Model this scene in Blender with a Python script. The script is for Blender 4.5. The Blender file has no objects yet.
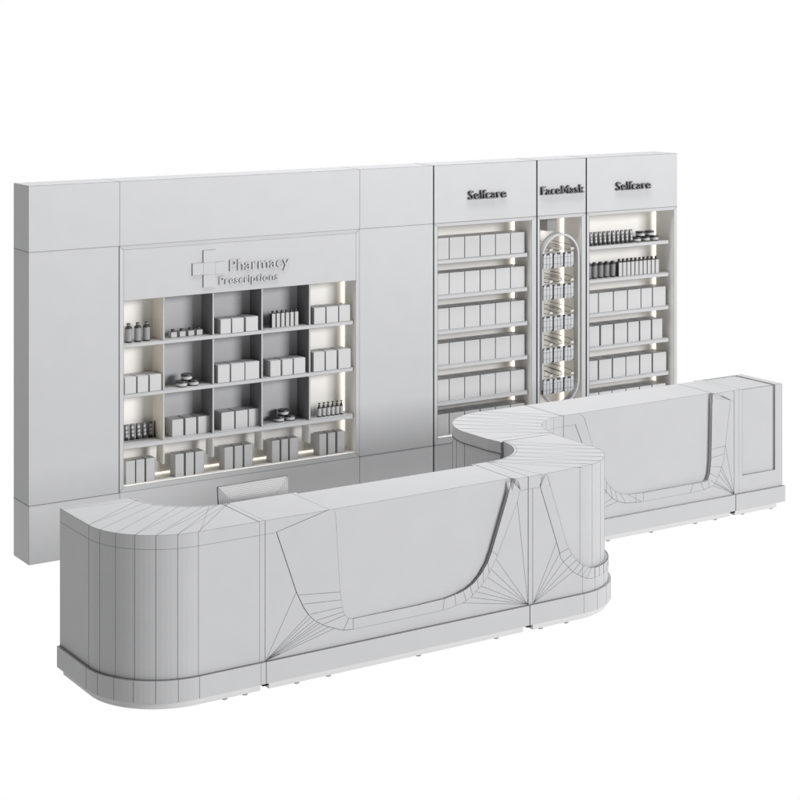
import bpy, bmesh, math, random
from mathutils import Vector, Matrix
random.seed(7)
D = bpy.data
S = bpy.context.scene
C = S.collection
PI = math.pi

# ------------------------------------------------------------------ materials
def mat(name, col, rough=.5, spec=.35, var=.03, emit=None, estr=0, scale=6.0):
    m = D.materials.new(name); m.use_nodes = True
    nt = m.node_tree; b = nt.nodes['Principled BSDF']
    b.inputs['Roughness'].default_value = rough
    b.inputs['Specular IOR Level'].default_value = spec
    tc = nt.nodes.new('ShaderNodeTexCoord')
    nz = nt.nodes.new('ShaderNodeTexNoise'); nz.inputs['Scale'].default_value = scale
    nz.inputs['Detail'].default_value = 3
    nt.links.new(tc.outputs['Object'], nz.inputs['Vector'])
    rp = nt.nodes.new('ShaderNodeValToRGB')
    rp.color_ramp.elements[0].position = .3; rp.color_ramp.elements[1].position = .7
    rp.color_ramp.elements[0].color = [c*(1-var) for c in col] + [1]
    rp.color_ramp.elements[1].color = [min(1, c*(1+var)) for c in col] + [1]
    nt.links.new(nz.outputs['Fac'], rp.inputs['Fac'])
    nt.links.new(rp.outputs['Color'], b.inputs['Base Color'])
    if emit:
        b.inputs['Emission Color'].default_value = list(emit) + [1]
        b.inputs['Emission Strength'].default_value = estr
    return m

K = .405
CLAY = mat('matte_grey_laminate', (K, K*1.003, K*1.018), .5, .18, .012)
SEAM_SHADE = mat('seam_and_shade_line', (.085, .085, .09), .6, .1, .05)  # mesh and joint lines, plus shade painted along recess and frame edges
LETTER = mat('lettering_face', (.13,.13,.135), .5, .2, .05)
DARKLINE = mat('gap_shade', (.006, .006, .007), 1, 0, .1)  # black for painted shade in unit gaps and joint notches
NICHE = mat('lit_niche_lining', (.72, .705, .675), .5, .3, .012)  # paler lining with the LED glow put into its colour
GREYBACK = mat('unlit_back_panel', (.355,.356,.368), .5, .25, .012)  # darker copy of the lining for the columns the LEDs miss
DIVM = mat('shaded_divider', (.15,.15,.155), .55, .2, .02)  # shade of the left-facing divider sides put into the colour
CREAM = mat('led_lit_lining', (.70,.655,.57), .5, .25, .012)  # warm LED light on the first divider put into the colour
TUBEM = mat('dark_tube', (.10,.10,.105), .4, .4, .05)
PLINTHM = mat('plinth_laminate', (.455,.456,.463), .5, .18, .012)
STRIP = mat('pale_base_strip', (.47,.47,.47), .5, .2, .01)
CARTON = mat('pale_carton', (.44, .44, .445), .5, .3, .015)
CAPM = mat('dark_plastic_cap', (.03, .03, .033), .4, .4, .1)
GREYP = mat('grey_plastic', (.2, .2, .205), .4, .4, .1)
BODYG = mat('light_grey_bottle', (.25,.25,.255), .4, .4, .03)
LABEL = mat('pale_label', (.42,.42,.42), .5, .3, .02)
WIRE = mat('bronze_wire', (.05, .042, .03), .85, .05, .1)
PACK = mat('mask_pack_film', (.40,.405,.42), .6, .15, .03)
LED = mat('led_diffuser', (.8, .78, .7), .5, .2, .01, (1.0, .925, .81), 4.2)
LEDLOW = mat('led_diffuser_low', (.8, .78, .7), .5, .2, .01, (1.0, .90, .76), 1.35)
FLOORM = mat('glowing_white_floor', (.0, .0, .0), 1, 0, 0, (1, 1, 1), 1.0)  # floor glows by emission to stay pure white without shadows

# ------------------------------------------------------------------ mesh builder
class MB:
    def __init__(self): self.v = []; self.f = []; self.m = []; self.s = []
    def add(self, verts, faces, mi=0, smooth=False):
        n = len(self.v); self.v += [tuple(p) for p in verts]
        for f in faces: self.f.append([i+n for i in f]); self.m.append(mi); self.s.append(smooth)
    def box(self, x0, x1, y0, y1, z0, z1, mi=0, skip=''):
        v = [(x0,y0,z0),(x1,y0,z0),(x1,y1,z0),(x0,y1,z0),(x0,y0,z1),(x1,y0,z1),(x1,y1,z1),(x0,y1,z1)]
        F = {'b':(0,3,2,1),'t':(4,5,6,7),'f':(0,1,5,4),'r':(1,2,6,5),'k':(2,3,7,6),'l':(3,0,4,7)}
        self.add(v, [F[k] for k in F if k not in skip], mi)
    def bevbox(self, x0, x1, y0, y1, z0, z1, b, mi=0):
        bm = bmesh.new(); bmesh.ops.create_cube(bm, size=1)
        for w in bm.verts: w.co = Vector(((x0+x1)/2+w.co.x*(x1-x0), (y0+y1)/2+w.co.y*(y1-y0), (z0+z1)/2+w.co.z*(z1-z0)))
        bmesh.ops.bevel(bm, geom=bm.edges[:], offset=b, segments=2, affect='EDGES', profile=.5)
        bm.verts.index_update()
        self.add([w.co[:] for w in bm.verts], [[w.index for w in f.verts] for f in bm.faces], mi); bm.free()
    def prism(self, poly, z0, z1, mi=0, smooth_side=False):
        n = len(poly)
        a = sum(poly[i][0]*poly[(i+1)%n][1]-poly[(i+1)%n][0]*poly[i][1] for i in range(n))
        if a < 0: poly = poly[::-1]
        v = [(x,y,z0) for x,y in poly]+[(x,y,z1) for x,y in poly]
        self.add(v, [list(range(n))[::-1], list(range(n,2*n))], mi)
        self.add(v, [[i,(i+1)%n,n+(i+1)%n,n+i] for i in range(n)], mi, smooth_side)
    def quad(self, a, b, c, d, mi=0, smooth=False): self.add([a,b,c,d], [(0,1,2,3)], mi, smooth)
    def line(self, p, q, w=.0028, mi=1):
        p = Vector(p); q = Vector(q); d = q-p
        if d.length < 1e-6: return
        d.normalize(); a = d.orthogonal().normalized(); b = d.cross(a); h = w/2
        r = [a*h, b*h, -a*h, -b*h]
        self.add([p+k for k in r]+[q+k for k in r], [(i,(i+1)%4,4+(i+1)%4,4+i) for i in range(4)]+[(3,2,1,0),(4,5,6,7)], mi)
    def poly(self, pts, w=.0028, mi=1, close=False):
        for a, b in zip(pts, pts[1:]+(pts[:1] if close else [])): self.line(a, b, w, mi)
    def tube(self, pts, r, mi=0, n=6):
        pts = [Vector(p) for p in pts]; rings = []
        up = None
        for i, p in enumerate(pts):
            d = (pts[min(i+1,len(pts)-1)]-pts[max(i-1,0)]).normalized()
            a = d.orthogonal().normalized() if up is None else (up-d*up.dot(d)).normalized()
            up = a; b = d.cross(a)
            rings.append([p+(a*math.cos(2*PI*k/n)+b*math.sin(2*PI*k/n))*r for k in range(n)])
        v = [q for ring in rings for q in ring]; f = []
        for i in range(len(pts)-1):
            for k in range(n): f.append((i*n+k, i*n+(k+1)%n, (i+1)*n+(k+1)%n, (i+1)*n+k))
        f += [list(range(n))[::-1], [(len(pts)-1)*n+k for k in range(n)]]
        self.add(v, f, mi, True)
    def lathe(self, prof, cx=0, cy=0, n=20, mi=0, sx=1, sy=1, smooth=True):
        v = []; f = []
        for r, z in prof:
            for k in range(n): v.append((cx+sx*r*math.cos(2*PI*k/n), cy+sy*r*math.sin(2*PI*k/n), z))
        for i in range(len(prof)-1):
            for k in range(n): f.append((i*n+k, i*n+(k+1)%n, (i+1)*n+(k+1)%n, (i+1)*n+k))
        self.add(v, f, mi, smooth)
        self.add(v[:n], [list(range(n))[::-1]], mi); self.add(v[-n:], [list(range(n))], mi)
    def mesh(self, name, mats, origin=(0,0,0)):
        me = D.meshes.new(name); o = Vector(origin)
        me.from_pydata([tuple(Vector(p)-o) for p in self.v], [], self.f)
        for m in mats: me.materials.append(m)
        me.polygons.foreach_set('material_index', self.m); me.polygons.foreach_set('use_smooth', self.s)
        me.update(); return me
    def build(self, name, mats, parent=None, origin=None):
        """world-space verts; the child sits at its root's origin unless an origin is given"""
        base = tuple(world(parent)) if parent else (0,0,0)
        o = tuple(origin) if origin else base
        ob = D.objects.new(name, self.mesh(name, mats, o)); C.objects.link(ob)
        ob.location = Vector(o)-Vector(base)
        if parent: ob.parent = parent
        return ob

def world(o):
    p = Vector((0,0,0))
    while o: p += o.location; o = o.parent
    return p
def tag(o, label, cat, group=None):
    o['label'] = label; o['category'] = cat
    if group: o['group'] = group
    return o
def empty(name, loc, label, cat, group=None):
    e = D.objects.new(name, None); e.empty_display_size = .05; C.objects.link(e); e.location = loc
    return tag(e, label, cat, group)
M2 = [CLAY, SEAM_SHADE]

# ------------------------------------------------------------------ setting
mb = MB(); mb.quad((-400,-400,0),(400,-400,0),(400,400,0),(-400,400,0))
fl = mb.build('floor', [FLOORM]); fl['kind'] = 'structure'

# ------------------------------------------------------------------ lettering
def lettering(text, x0, x1, zb, cap, y, ext, parent, side, bold=0.0, name='lettering', face=None):
    cu = D.curves.new('lettering_curve', 'FONT'); cu.body = text; cu.size = 1; cu.resolution_u = 3
    cu.offset = bold
    tmp = D.objects.new('tmp', cu); C.objects.link(tmp)
    dg = bpy.context.evaluated_depsgraph_get(); me0 = D.meshes.new_from_object(tmp.evaluated_get(dg))
    D.objects.remove(tmp)
    bm = bmesh.new(); bm.from_mesh(me0); D.meshes.remove(me0)
    # flat faces only -> extrude by hand
    xs = [v.co.x for v in bm.verts]
    mnx, mxx = min(xs), max(xs); caph = .729
    sx = (x1-x0)/(mxx-mnx); sz = cap/caph
    base = world(parent)
    r = bmesh.ops.extrude_face_region(bm, geom=bm.faces[:])
    top = {g for g in r['geom'] if isinstance(g, bmesh.types.BMVert)}
    for v in bm.verts:
        yy = y-ext if v in top else y+.001
        v.co = Vector((x0+(v.co.x-mnx)*sx, yy, zb+v.co.y*sz))-base
    bmesh.ops.recalc_face_normals(bm, faces=bm.faces[:])
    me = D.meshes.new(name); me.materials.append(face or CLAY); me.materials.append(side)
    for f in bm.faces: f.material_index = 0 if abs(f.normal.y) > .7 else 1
    bm.to_mesh(me); bm.free()
    o = D.objects.new(name, me); C.objects.link(o); o.parent = parent
    return o

# ------------------------------------------------------------------ wall units
ZT, ZS, ZP, DB = 2.5, 2.062, .388, .276

def niche_unit(root, x0, x1, nx0, nx1, nz0, nz1, shelves, back=.255, fin=.0015, wood=NICHE):
    """tall cabinet with a plinth, a header board and one lit niche"""
    mb = MB(); mb.box(x0, x1, 0, DB, 0, ZP-.0015)
    mb.build('plinth', M2, root)
    mb = MB(); mb.box(x0, x1, 0, DB, ZS+.0015, ZT)
    for z in (ZT,): mb.line((x0,0,z),(x1,0,z),.002)
    mb.build('header', M2, root)
    mb = MB()
    ox0, ox1, oz0, oz1 = x0, x1, ZP, ZS
    a = [(ox0,0,oz0),(ox1,0,oz0),(ox1,0,oz1),(ox0,0,oz1)]
    b = [(nx0,fin,nz0),(nx1,fin,nz0),(nx1,fin,nz1),(nx0,fin,nz1)]
    c = [(x,back,z) for x,_,z in b]
    for i in range(4):
        j = (i+1)%4
        mb.quad(a[i],a[j],b[j],b[i]); mb.quad(b[i],b[j],c[j],c[i],2)
        mb.line(a[i], b[i], .0022)
    mb.poly([(x,y-.0005,z) for x,y,z in b], .0016, close=True)
    mb.poly([(ox0,0,oz0),(ox1,0,oz0)], .004); mb.poly([(ox0,0,oz1),(ox1,0,oz1)], .0028)
    mb.quad(c[0],c[1],c[2],c[3],2)
    # outer carcass
    mb.quad((ox0,0,oz0),(ox0,0,oz1),(ox0,DB,oz1),(ox0,DB,oz0)); mb.quad((ox1,0,oz0),(ox1,DB,oz0),(ox1,DB,oz1),(ox1,0,oz1))
    mb.quad((ox0,DB,oz0),(ox0,DB,oz1),(ox1,DB,oz1),(ox1,DB,oz0))
    mb.build('carcass', [CLAY, SEAM_SHADE, wood], root)

def led_strip(root, x, y, z0, z1, side=-1, horiz=None, w=.011):
    """slim warm LED profile: on a niche side wall (side -1: right wall, 1: left wall) or along the back of a ledge"""
    mb = MB()
    if horiz: mb.box(horiz[0], horiz[1], y-.006, y, z0, z1)
    else: mb.box(min(x, x+side*.006), max(x, x+side*.006), y-w/2, y+w/2, z0, z1)
    mb.build('led_strip', [LEDLOW if horiz else LED], root)

def shelf(root, x0, x1, y0, y1, zt, th, r=.035, front=.0, mi=CLAY):
    mb = MB(); pts = [(x0,y1),(x0,y0)]
    if r:
        for k in range(7):
            t = PI/2*k/6; pts.append((x1-r+r*math.sin(t), y0+r-r*math.cos(t)))
    else: pts.append((x1,y0))
    pts.append((x1,y1))
    mb.prism(pts, zt-th, zt)
    mb.poly([(x,y-.0004,zt) for x,y in pts[1:-1]], .0015)
    mb.poly([(x,y-.0004,zt-th) for x,y in pts[1:-1]], .0015)
    return mb.build('shelf', [mi, SEAM_SHADE], root)

# --- big pharmacy unit -------------------------------------------------------
X1, X2, X3 = .645, 2.554, 3.204
ph = empty('pharmacy_shelving_unit', (0, 0, 0), 'wide pale grey wall unit with Pharmacy Prescriptions sign and lit pigeonhole shelves', 'shelving unit')
for a, b in ((0, X1), (X2, X3)):
    mb = MB(); mb.box(a+(.001 if a else 0), b-(.001 if b < 3 else 0), 0, DB, ZP+.0012, ZS-.0012)
    mb.line((a,0,ZP),(b,0,ZP),.004); mb.line((a,0,ZS),(b,0,ZS),.0026)
    if not a: mb.line((0,0,ZP),(0,DB,ZP),.004); mb.line((0,0,ZS),(0,DB,ZS),.003)
    mb.build('side_panel', M2, ph)
mb = MB(); mb.box(0, X3, 0, DB, ZS, ZT)
for x in (X1+.003, X2+.004): mb.line((x,0,ZS),(x,0,ZT),.0024); mb.line((x,0,ZT),(x,DB,ZT),.0022)
mb.line((0,0,ZT),(X3,0,ZT),.0015); mb.line((0,0,ZT),(0,DB,ZT),.0015)
mb.build('header', M2, ph)
mb = MB(); mb.box(0, X3, 0, DB, 0, ZP)
for x in (X1+.003, X2+.002): mb.line((x,0,0),(x,0,ZP),.003)
mb.line((0,0,0),(0,0,ZP),.0016)
mb.build('plinth', [PLINTHM, SEAM_SHADE], ph)
mb = MB(); mb.box(X1-.004, X1+.002, -.0015, .0015, ZP, ZS); mb.build('frame_side_shade', [SEAM_SHADE], ph)  # dark strip painted for the shaded left side of the frame
# niche frame
mb = MB(); NB = .187; fy = .0015
a = [(X1,0,ZP),(X2,0,ZP),(X2,0,ZS),(X1,0,ZS)]
n0, n1, m0, m1 = .678, 2.524, .424, 2.034
b = [(n0,fy,m0),(n1,fy,m0),(n1,fy,m1),(n0,fy,m1)]
for i in range(4):
    j = (i+1)%4; mb.quad(a[i],a[j],b[j],b[i]); mb.line(a[i],b[i],.0022)
    mb.line(b[i],b[j],.0014); mb.line(a[i],a[j],.002)
mb.build('niche_frame', M2, ph)
mb = MB(); mb.box(n0, n1, fy, NB, 1.687, m1)
mb.line((n0,fy,1.687),(n1,fy,1.687),.0015)
sg = mb.build('sign_board', M2, ph)
mb = MB()
mb.quad((n0,NB,m0),(n1,NB,m0),(n1,NB,.688),(n0,NB,.688))
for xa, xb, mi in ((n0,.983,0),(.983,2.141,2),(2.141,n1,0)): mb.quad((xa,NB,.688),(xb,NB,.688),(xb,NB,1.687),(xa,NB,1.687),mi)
for p in (((n0,fy,m0),(n0,NB,m0),(n0,NB,1.687),(n0,fy,1.687)),
          ((n1,fy,m0),(n1,fy,1.687),(n1,NB,1.687),(n1,NB,m0)), ((n0,fy,m0),(n1,fy,m0),(n1,NB,m0),(n0,NB,m0))): mb.quad(*p)
mb.quad((X1,DB,ZP),(X1,DB,ZS),(X2,DB,ZS),(X2,DB,ZP))
mb.build('back_panel', [NICHE, SEAM_SHADE, GREYBACK], ph)
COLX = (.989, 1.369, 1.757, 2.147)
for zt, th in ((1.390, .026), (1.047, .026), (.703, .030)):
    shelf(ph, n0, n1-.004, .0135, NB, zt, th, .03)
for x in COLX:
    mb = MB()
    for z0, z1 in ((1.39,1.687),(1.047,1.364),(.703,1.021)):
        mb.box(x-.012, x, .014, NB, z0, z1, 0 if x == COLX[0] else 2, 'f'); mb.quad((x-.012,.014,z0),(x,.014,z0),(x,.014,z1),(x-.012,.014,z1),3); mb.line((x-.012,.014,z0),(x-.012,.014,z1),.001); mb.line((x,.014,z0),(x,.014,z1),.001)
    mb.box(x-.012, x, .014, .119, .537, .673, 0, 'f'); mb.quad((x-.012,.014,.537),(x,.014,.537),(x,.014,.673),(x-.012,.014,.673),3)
    mb.build('divider', [CREAM if x == COLX[0] else NICHE, SEAM_SHADE, DIVM, CLAY], ph)
led_strip(ph, n0, .172, .46, 1.684, 1); led_strip(ph, n1, .172, .46, 1.684, -1)
led_strip(ph, 0, NB-.002, .430, .439, horiz=(.72, 2.49))
# cross and lettering
mb = MB(); cy = fy-.007
cross = [(1.277,1.732),(1.371,1.732),(1.371,1.818),(1.445,1.818),(1.445,1.904),(1.371,1.904),(1.371,1.992),(1.277,1.992),(1.277,1.905),(1.193,1.905),(1.193,1.821),(1.277,1.821)]
n = len(cross)
mb.add([(x,cy,z) for x,z in cross]+[(x,fy+.001,z) for x,z in cross], [list(range(n))]+[[i,n+i,n+(i+1)%n,(i+1)%n] for i in range(n)])
for i in (7, 9, 11): mb.add([(cross[i][0]-.0012,cy-.0006,cross[i][1]),(cross[(i+1)%n][0]-.0012,cy-.0006,cross[(i+1)%n][1]),(cross[(i+1)%n][0]-.0012,fy,cross[(i+1)%n][1]),(cross[i][0]-.0012,fy,cross[i][1])],[(0,1,2,3)],1)  # dark sheets laid on the left-facing edges as their shade
mb.poly([(1.277,cy,1.992),(1.371,cy,1.992)],.0022); mb.poly([(1.193,cy,1.905),(1.277,cy,1.905)],.0018); mb.poly([(1.371,cy,1.904),(1.445,cy,1.904)],.0018)
mb.poly([(1.277,cy,1.821),(1.277,cy,1.905),(1.371,cy,1.904),(1.371,cy,1.818)],.0012,close=True)
mb.poly([(1.193,cy,1.821),(1.277,cy,1.821)],.001)
mb.build('cross_emblem', M2, sg)
SIDEG = mat('lettering_edge_shade', (.03,.03,.032), .5, .2, .05)  # shade on the letter sides put into a dark edge colour
lettering('Pharmacy', 1.483, 1.962, 1.832, .084, fy, .009, sg, SIDEG)
lettering('Prescriptions', 1.400, 1.873, 1.743, .057, fy, .008, sg, SIDEG)

# --- two Selfcare bays and the FaceMask bay ----------------------------------
def fill_gap_shade(root, x0, x1):
    mb = MB(); mb.box(x0, x1, .0008, DB-.002, 0, ZT-.001); mb.build('gap_shade', [DARKLINE], root)  # black strip fills the open gap to draw its shade
SIDED = mat('lettering_edge_deep_shade', (.015,.015,.017), .5, .2, .05)  # near-black edge colour carries the shade of the letter sides

s1 = empty('selfcare_shelving_bay', (3.216, 0, 0), 'left Selfcare shelf bay, next to the pharmacy unit, every shelf filled with cartons', 'shelving unit', 'narrow shelf bays')
niche_unit(s1, 3.216, 4.176, 3.247, 4.134, .438, 2.034, None)
fill_gap_shade(s1, 3.2042, 3.2158)
SHZ = (1.776, 1.508, 1.241, .975, .70)
for z in SHZ: shelf(s1, 3.248, 4.131, .03, .254, z, .028, .03)
led_strip(s1, 4.134, .240, .45, 2.028); led_strip(s1, 3.247, .240, .72, 2.028, 1)
lettering('Selfcare', 3.524, 3.879, 2.229, .070, 0, .020, s1, SIDED, .004, face=LETTER)

fm = empty('facemask_display_bay', (4.189, 0, 0), 'narrow FaceMask bay with a white capsule frame and hanging mask packs', 'shelving unit', 'narrow shelf bays')
niche_unit(fm, 4.189, 4.668, 4.212, 4.628, .438, 2.034, None)
fill_gap_shade(fm, 4.1763, 4.1887)
led_strip(fm, 4.628, .240, .45, 2.028); led_strip(fm, 4.212, .240, .45, 2.028, 1)
lettering('FaceMask', 4.219, 4.645, 2.228, .068, 0, .020, fm, SIDED, .004, face=LETTER)
# capsule frame: a stadium-shaped ring standing in the niche
def stadium(cx, zc0, zc1, r, n=24):
    p = [(cx+r*math.cos(PI*k/n), zc1+r*math.sin(PI*k/n)) for k in range(n+1)]
    return p+[(cx+r*math.cos(PI+PI*k/n), zc0+r*math.sin(PI+PI*k/n)) for k in range(n+1)]
mb = MB(); o = stadium(4.421, .745, 1.727, .189); i_ = stadium(4.421, .745, 1.727, .169); n = len(o)
y0, y1 = .0, .055
for k in range(n):
    j = (k+1)%n
    O = lambda q, y: (o[q][0], y, o[q][1]); I = lambda q, y: (i_[q][0], y, i_[q][1])
    mb.quad(O(k,y0),I(k,y0),I(j,y0),O(j,y0)); mb.quad(O(k,y1),O(j,y1),I(j,y1),I(k,y1))
    mb.quad(O(k,y0),O(j,y0),O(j,y1),O(k,y1),0,True); mb.quad(I(k,y0),I(k,y1),I(j,y1),I(j,y0),0,True)
mb.poly([(x,y0,z) for x,z in o], .002, close=True); mb.poly([(x,y0,z) for x,z in i_], .002, close=True)
for k in range(27, n-1, 3): mb.line((i_[k][0],y0,i_[k][1]),(i_[k][0],y1,i_[k][1]),.0022)
mb.build('capsule_frame', M2, fm)
mb = MB(); mb.box(4.362, 4.452, .10, .2, 1.925, 2.032); mb.build('light_driver', [GREYP], fm)
ROWS = (1.762, 1.515, 1.268, 1.020, .775); COLS = (4.285, 4.390, 4.495)
mb = MB()
for z in ROWS: mb.box(4.262, 4.52, .246, .2545, z+.055, z+.075)
mb.build('hook_rail', [NICHE, SEAM_SHADE], fm)
def hook(x, z, root):
    mb = MB(); r = .0021
    mb.tube([(x+.012,.25,z+.066),(x+.012,.03,z+.060),(x+.012,-.012,z+.056),(x+.012,-.028,z+.046),(x+.012,-.030,z+.028)], r)
    mb.tube([(x,.25,z+.030),(x,.02,z+.018),(x,-.006,z+.020),(x,-.018,z+.030)], r)
    h = mb.build('hook', [WIRE], root)
    mb = MB(); mb.bevbox(x-.004, x+.026, -.036, -.032, z+.022, z+.040, .001)
    mb.build('ticket', [LABEL], h)

s2 = empty('selfcare_shelving_bay', (4.681, 0, 0), 'right Selfcare shelf bay with tubes, jars and bottles on its upper shelves', 'shelving unit', 'narrow shelf bays')
niche_unit(s2, 4.681, 5.628, 4.706, 5.596, .438, 2.034, None)
fill_gap_shade(s2, 4.6683, 4.6807)
SHZ2 = (1.784, 1.516, 1.243, .975, .703)
for z in SHZ2: shelf(s2, 4.707, 5.577, .03, .254, z, .028, .03)
led_strip(s2, 5.596, .240, .45, 2.028); led_strip(s2, 4.706, .240, .45, 2.028, 1)
lettering('Selfcare', 4.973, 5.335, 2.227, .070, 0, .020, s2, SIDED, .004, face=LETTER)
for e in (s1, fm, s2):
    del e['group']

# ------------------------------------------------------------------ products
ORD = ['first','second','third','fourth','fifth','sixth','seventh','eighth','ninth','tenth']
def nth(i, n): return ('leftmost' if i == 0 else 'rightmost' if i == n-1 else 'middle' if n == 3 else ORD[i]+' from the left')
_cm = {}
def carton(x0, x1, y, z, h, d, label, group, flapline=True):
    w = x1-x0; key = (round(w,3), round(h,3), round(d,3))
    if key not in _cm:
        mb = MB(); mb.bevbox(-w/2, w/2, 0, d, 0, h, .0016)
        for a in (-w/2, w/2): mb.line((a,0.0005,.002),(a,0.0005,h-.002),.0018)
        mb.line((-w/2,.0005,h),(w/2,.0005,h),.0010); mb.line((-w/2,d*.5,h),(w/2,d*.5,h),.0010)
        _cm[key] = mb.mesh('carton', [CARTON, SEAM_SHADE])
    o = D.objects.new('carton', _cm[key]); C.objects.link(o); o.location = ((x0+x1)/2, y, z)
    return tag(o, label, 'box', group)

def kids(src, o):
    for ch in src.children:
        c = ch.copy(); C.objects.link(c); c.parent = o; kids(ch, c)
_proto = {}
def product(kind, maker, x, y, z, label, cat, group, s=1.0, rz=0):
    if kind not in _proto:
        body = maker(); _proto[kind] = body; o = body
    else:
        o = _proto[kind].copy(); C.objects.link(o); kids(_proto[kind], o)
    o.location = (x, y, z); o.rotation_euler = (0, 0, rz)
    return tag(o, label, cat, group)

def round_bottle():
    mb = MB(); mb.lathe([(.022,0),(.0245,.003),(.0245,.010)], mi=2); mb.lathe([(.0245,.010),(.0245,.094)], mi=0); mb.lathe([(.0245,.094),(.0245,.103),(.019,.109),(.012,.110)], mi=2)
    b = mb.build('round_bottle', [BODYG, SEAM_SHADE, CAPM])
    mb = MB(); mb.lathe([(.0125,.110),(.0125,.116)], mi=1); mb.lathe([(.0125,.116),(.0125,.126)], mi=0); mb.lathe([(.0135,.126),(.0135,.131)], mi=1); mb.build('cap', [GREYP, CAPM], b); return b
def square_pot():
    mb = MB(); mb.bevbox(-.0235,.0235,0,.045,0,.040,.002)
    mb.poly([(-.0235,0,.001),(.0235,0,.001),(.0235,0,.039),(-.0235,0,.039)],.003,1,True)
    b = mb.build('square_bottle', [LABEL, CAPM])
    mb = MB(); mb.lathe([(.013,.040),(.013,.054),(.011,.056)], 0, .022); mb.build('cap', [CAPM], b); return b
def slim_bottle():
    mb = MB(); mb.bevbox(-.0145,.0145,0,.035,0,.100,.002)
    mb.box(-.0155,-.0145,-.0005,.035,0,.1,1)
    b = mb.build('slim_bottle', [LABEL, CAPM])
    mb = MB(); mb.lathe([(.009,.100),(.009,.117),(.008,.119)], 0, .017); mb.build('cap', [CAPM], b); return b
def wide_bottle():
    mb = MB(); mb.bevbox(-.0185,.0185,0,.04,0,.112,.003)
    mb.box(-.0195,-.0185,-.0005,.04,0,.11,1); mb.box(-.0175,.0175,.003,.037,.112,.118,1)
    b = mb.build('flat_bottle', [LABEL, CAPM])
    mb = MB(); mb.lathe([(.0105,.118),(.0105,.138),(.009,.140)], 0, .02); mb.build('cap', [CAPM], b); return b
def pump_bottle():
    mb = MB(); mb.lathe([(.0135,0),(.015,.002),(.015,.008)], mi=1, n=16); mb.lathe([(.015,.008),(.015,.062)], n=16); mb.lathe([(.015,.062),(.014,.069),(.008,.072)], mi=1, n=16)
    b = mb.build('pump_bottle', [LABEL, CAPM])
    mb = MB(); mb.lathe([(.008,.072),(.008,.082),(.004,.083),(.004,.096)], n=12); mb.box(-.006,.006,-.012,.007,.096,.102); mb.build('pump', [CAPM], b); return b
def jar():
    mb = MB(); mb.lathe([(.034,0),(.038,.003),(.038,.007)], mi=1, n=24); mb.lathe([(.038,.007),(.038,.026)], n=24)
    b = mb.build('jar', [LABEL, CAPM])
    mb = MB(); mb.lathe([(.0395,.026),(.0395,.039),(.037,.041)], n=24); mb.build('lid', [CAPM], b); return b
def tube_pack():
    mb = MB()
    # squeezed tube standing on its cap: wide flat crimp on top
    prof = [(.0155,.0155,.018),(.0165,.016,.03),(.0172,.013,.07),(.018,.006,.100),(.018,.003,.108)]
    n = 16; v = []; f = []
    for rx, ry, z in prof:
        for k in range(n): v.append((rx*math.cos(2*PI*k/n), ry*math.sin(2*PI*k/n), z))
    for i in range(len(prof)-1):
        for k in range(n): f.append((i*n+k, i*n+(k+1)%n, (i+1)*n+(k+1)%n, (i+1)*n+k))
    mb.add(v, f, 0, True); mb.add(v[-n:], [list(range(n))]); mb.add(v[:n], [list(range(n))[::-1]])
    for zc, ry in ((.086,.0100),(.058,.0145),(.034,.0168)):     # pale round emblems down the front
        ring = [(.0098*math.cos(2*PI*k/14), -ry-.0012+.0*k, zc+.0105*math.sin(2*PI*k/14)) for k in range(14)]
        mb.add(ring, [list(range(14))], 2)
    b = mb.build('cream_tube', [TUBEM, SEAM_SHADE, LABEL])
    mb = MB(); mb.lathe([(.0145,0),(.0155,.002),(.0155,.018)], n=16); mb.build('cap', [CAPM], b); return b
def tapered_bottle():
    mb = MB(); mb.lathe([(.020,0),(.021,.012)], mi=1); mb.lathe([(.021,.012),(.0245,.07),(.0255,.104)]); mb.lathe([(.0255,.104),(.0255,.116),(.023,.120)], mi=1)
    b = mb.build('tapered_bottle', [mat('mid_grey_bottle',(.19,.19,.195),.4,.4,.05), CAPM])
    mb = MB(); mb.lathe([(.016,.120),(.016,.128),(.014,.130)], n=16); mb.build('cap', [CAPM], b); return b
def mask_pack():
    mb = MB(); w, h = .045, .116
    # soft pouch with a header strip and a hang hole notch
    nx, nz = 6, 7; v = []; f = []
    for j in range(nz+1):
        for i in range(nx+1):
            u, t = i/nx, j/nz
            bul = .004*(math.sin(PI*u)**.5)*(math.sin(PI*min(1,t*1.15))**.5 if t*1.15 < 1 else 0)
            v.append((-w+2*w*u, -.004-bul, -h+h*t))
    N = len(v)
    for j in range(nz):
        for i in range(nx): f.append((j*(nx+1)+i, j*(nx+1)+i+1, (j+1)*(nx+1)+i+1, (j+1)*(nx+1)+i))
    mb.add(v, f, 0, False)
    mb.box(-w, w, -.004, .024, -h, 0, 0, 'l'); mb.quad((-w,.024,-h),(-w,-.004,-h),(-w,-.004,0),(-w,.024,0),2)
    for i in (2, 4): mb.poly([tuple(Vector(v[j*(nx+1)+i])+Vector((0,-.0006,0))) for j in range(nz+1)], .0024)
    for j in (2, 5): mb.poly([tuple(Vector(v[j*(nx+1)+i])+Vector((0,-.0006,0))) for i in range(nx+1)], .0024)
    mb.box(-.016, .016, -.0065, -.0045, -.012, .004, 2)
    return mb.build('mask_pack', [PACK, SEAM_SHADE, CAPM])

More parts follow.
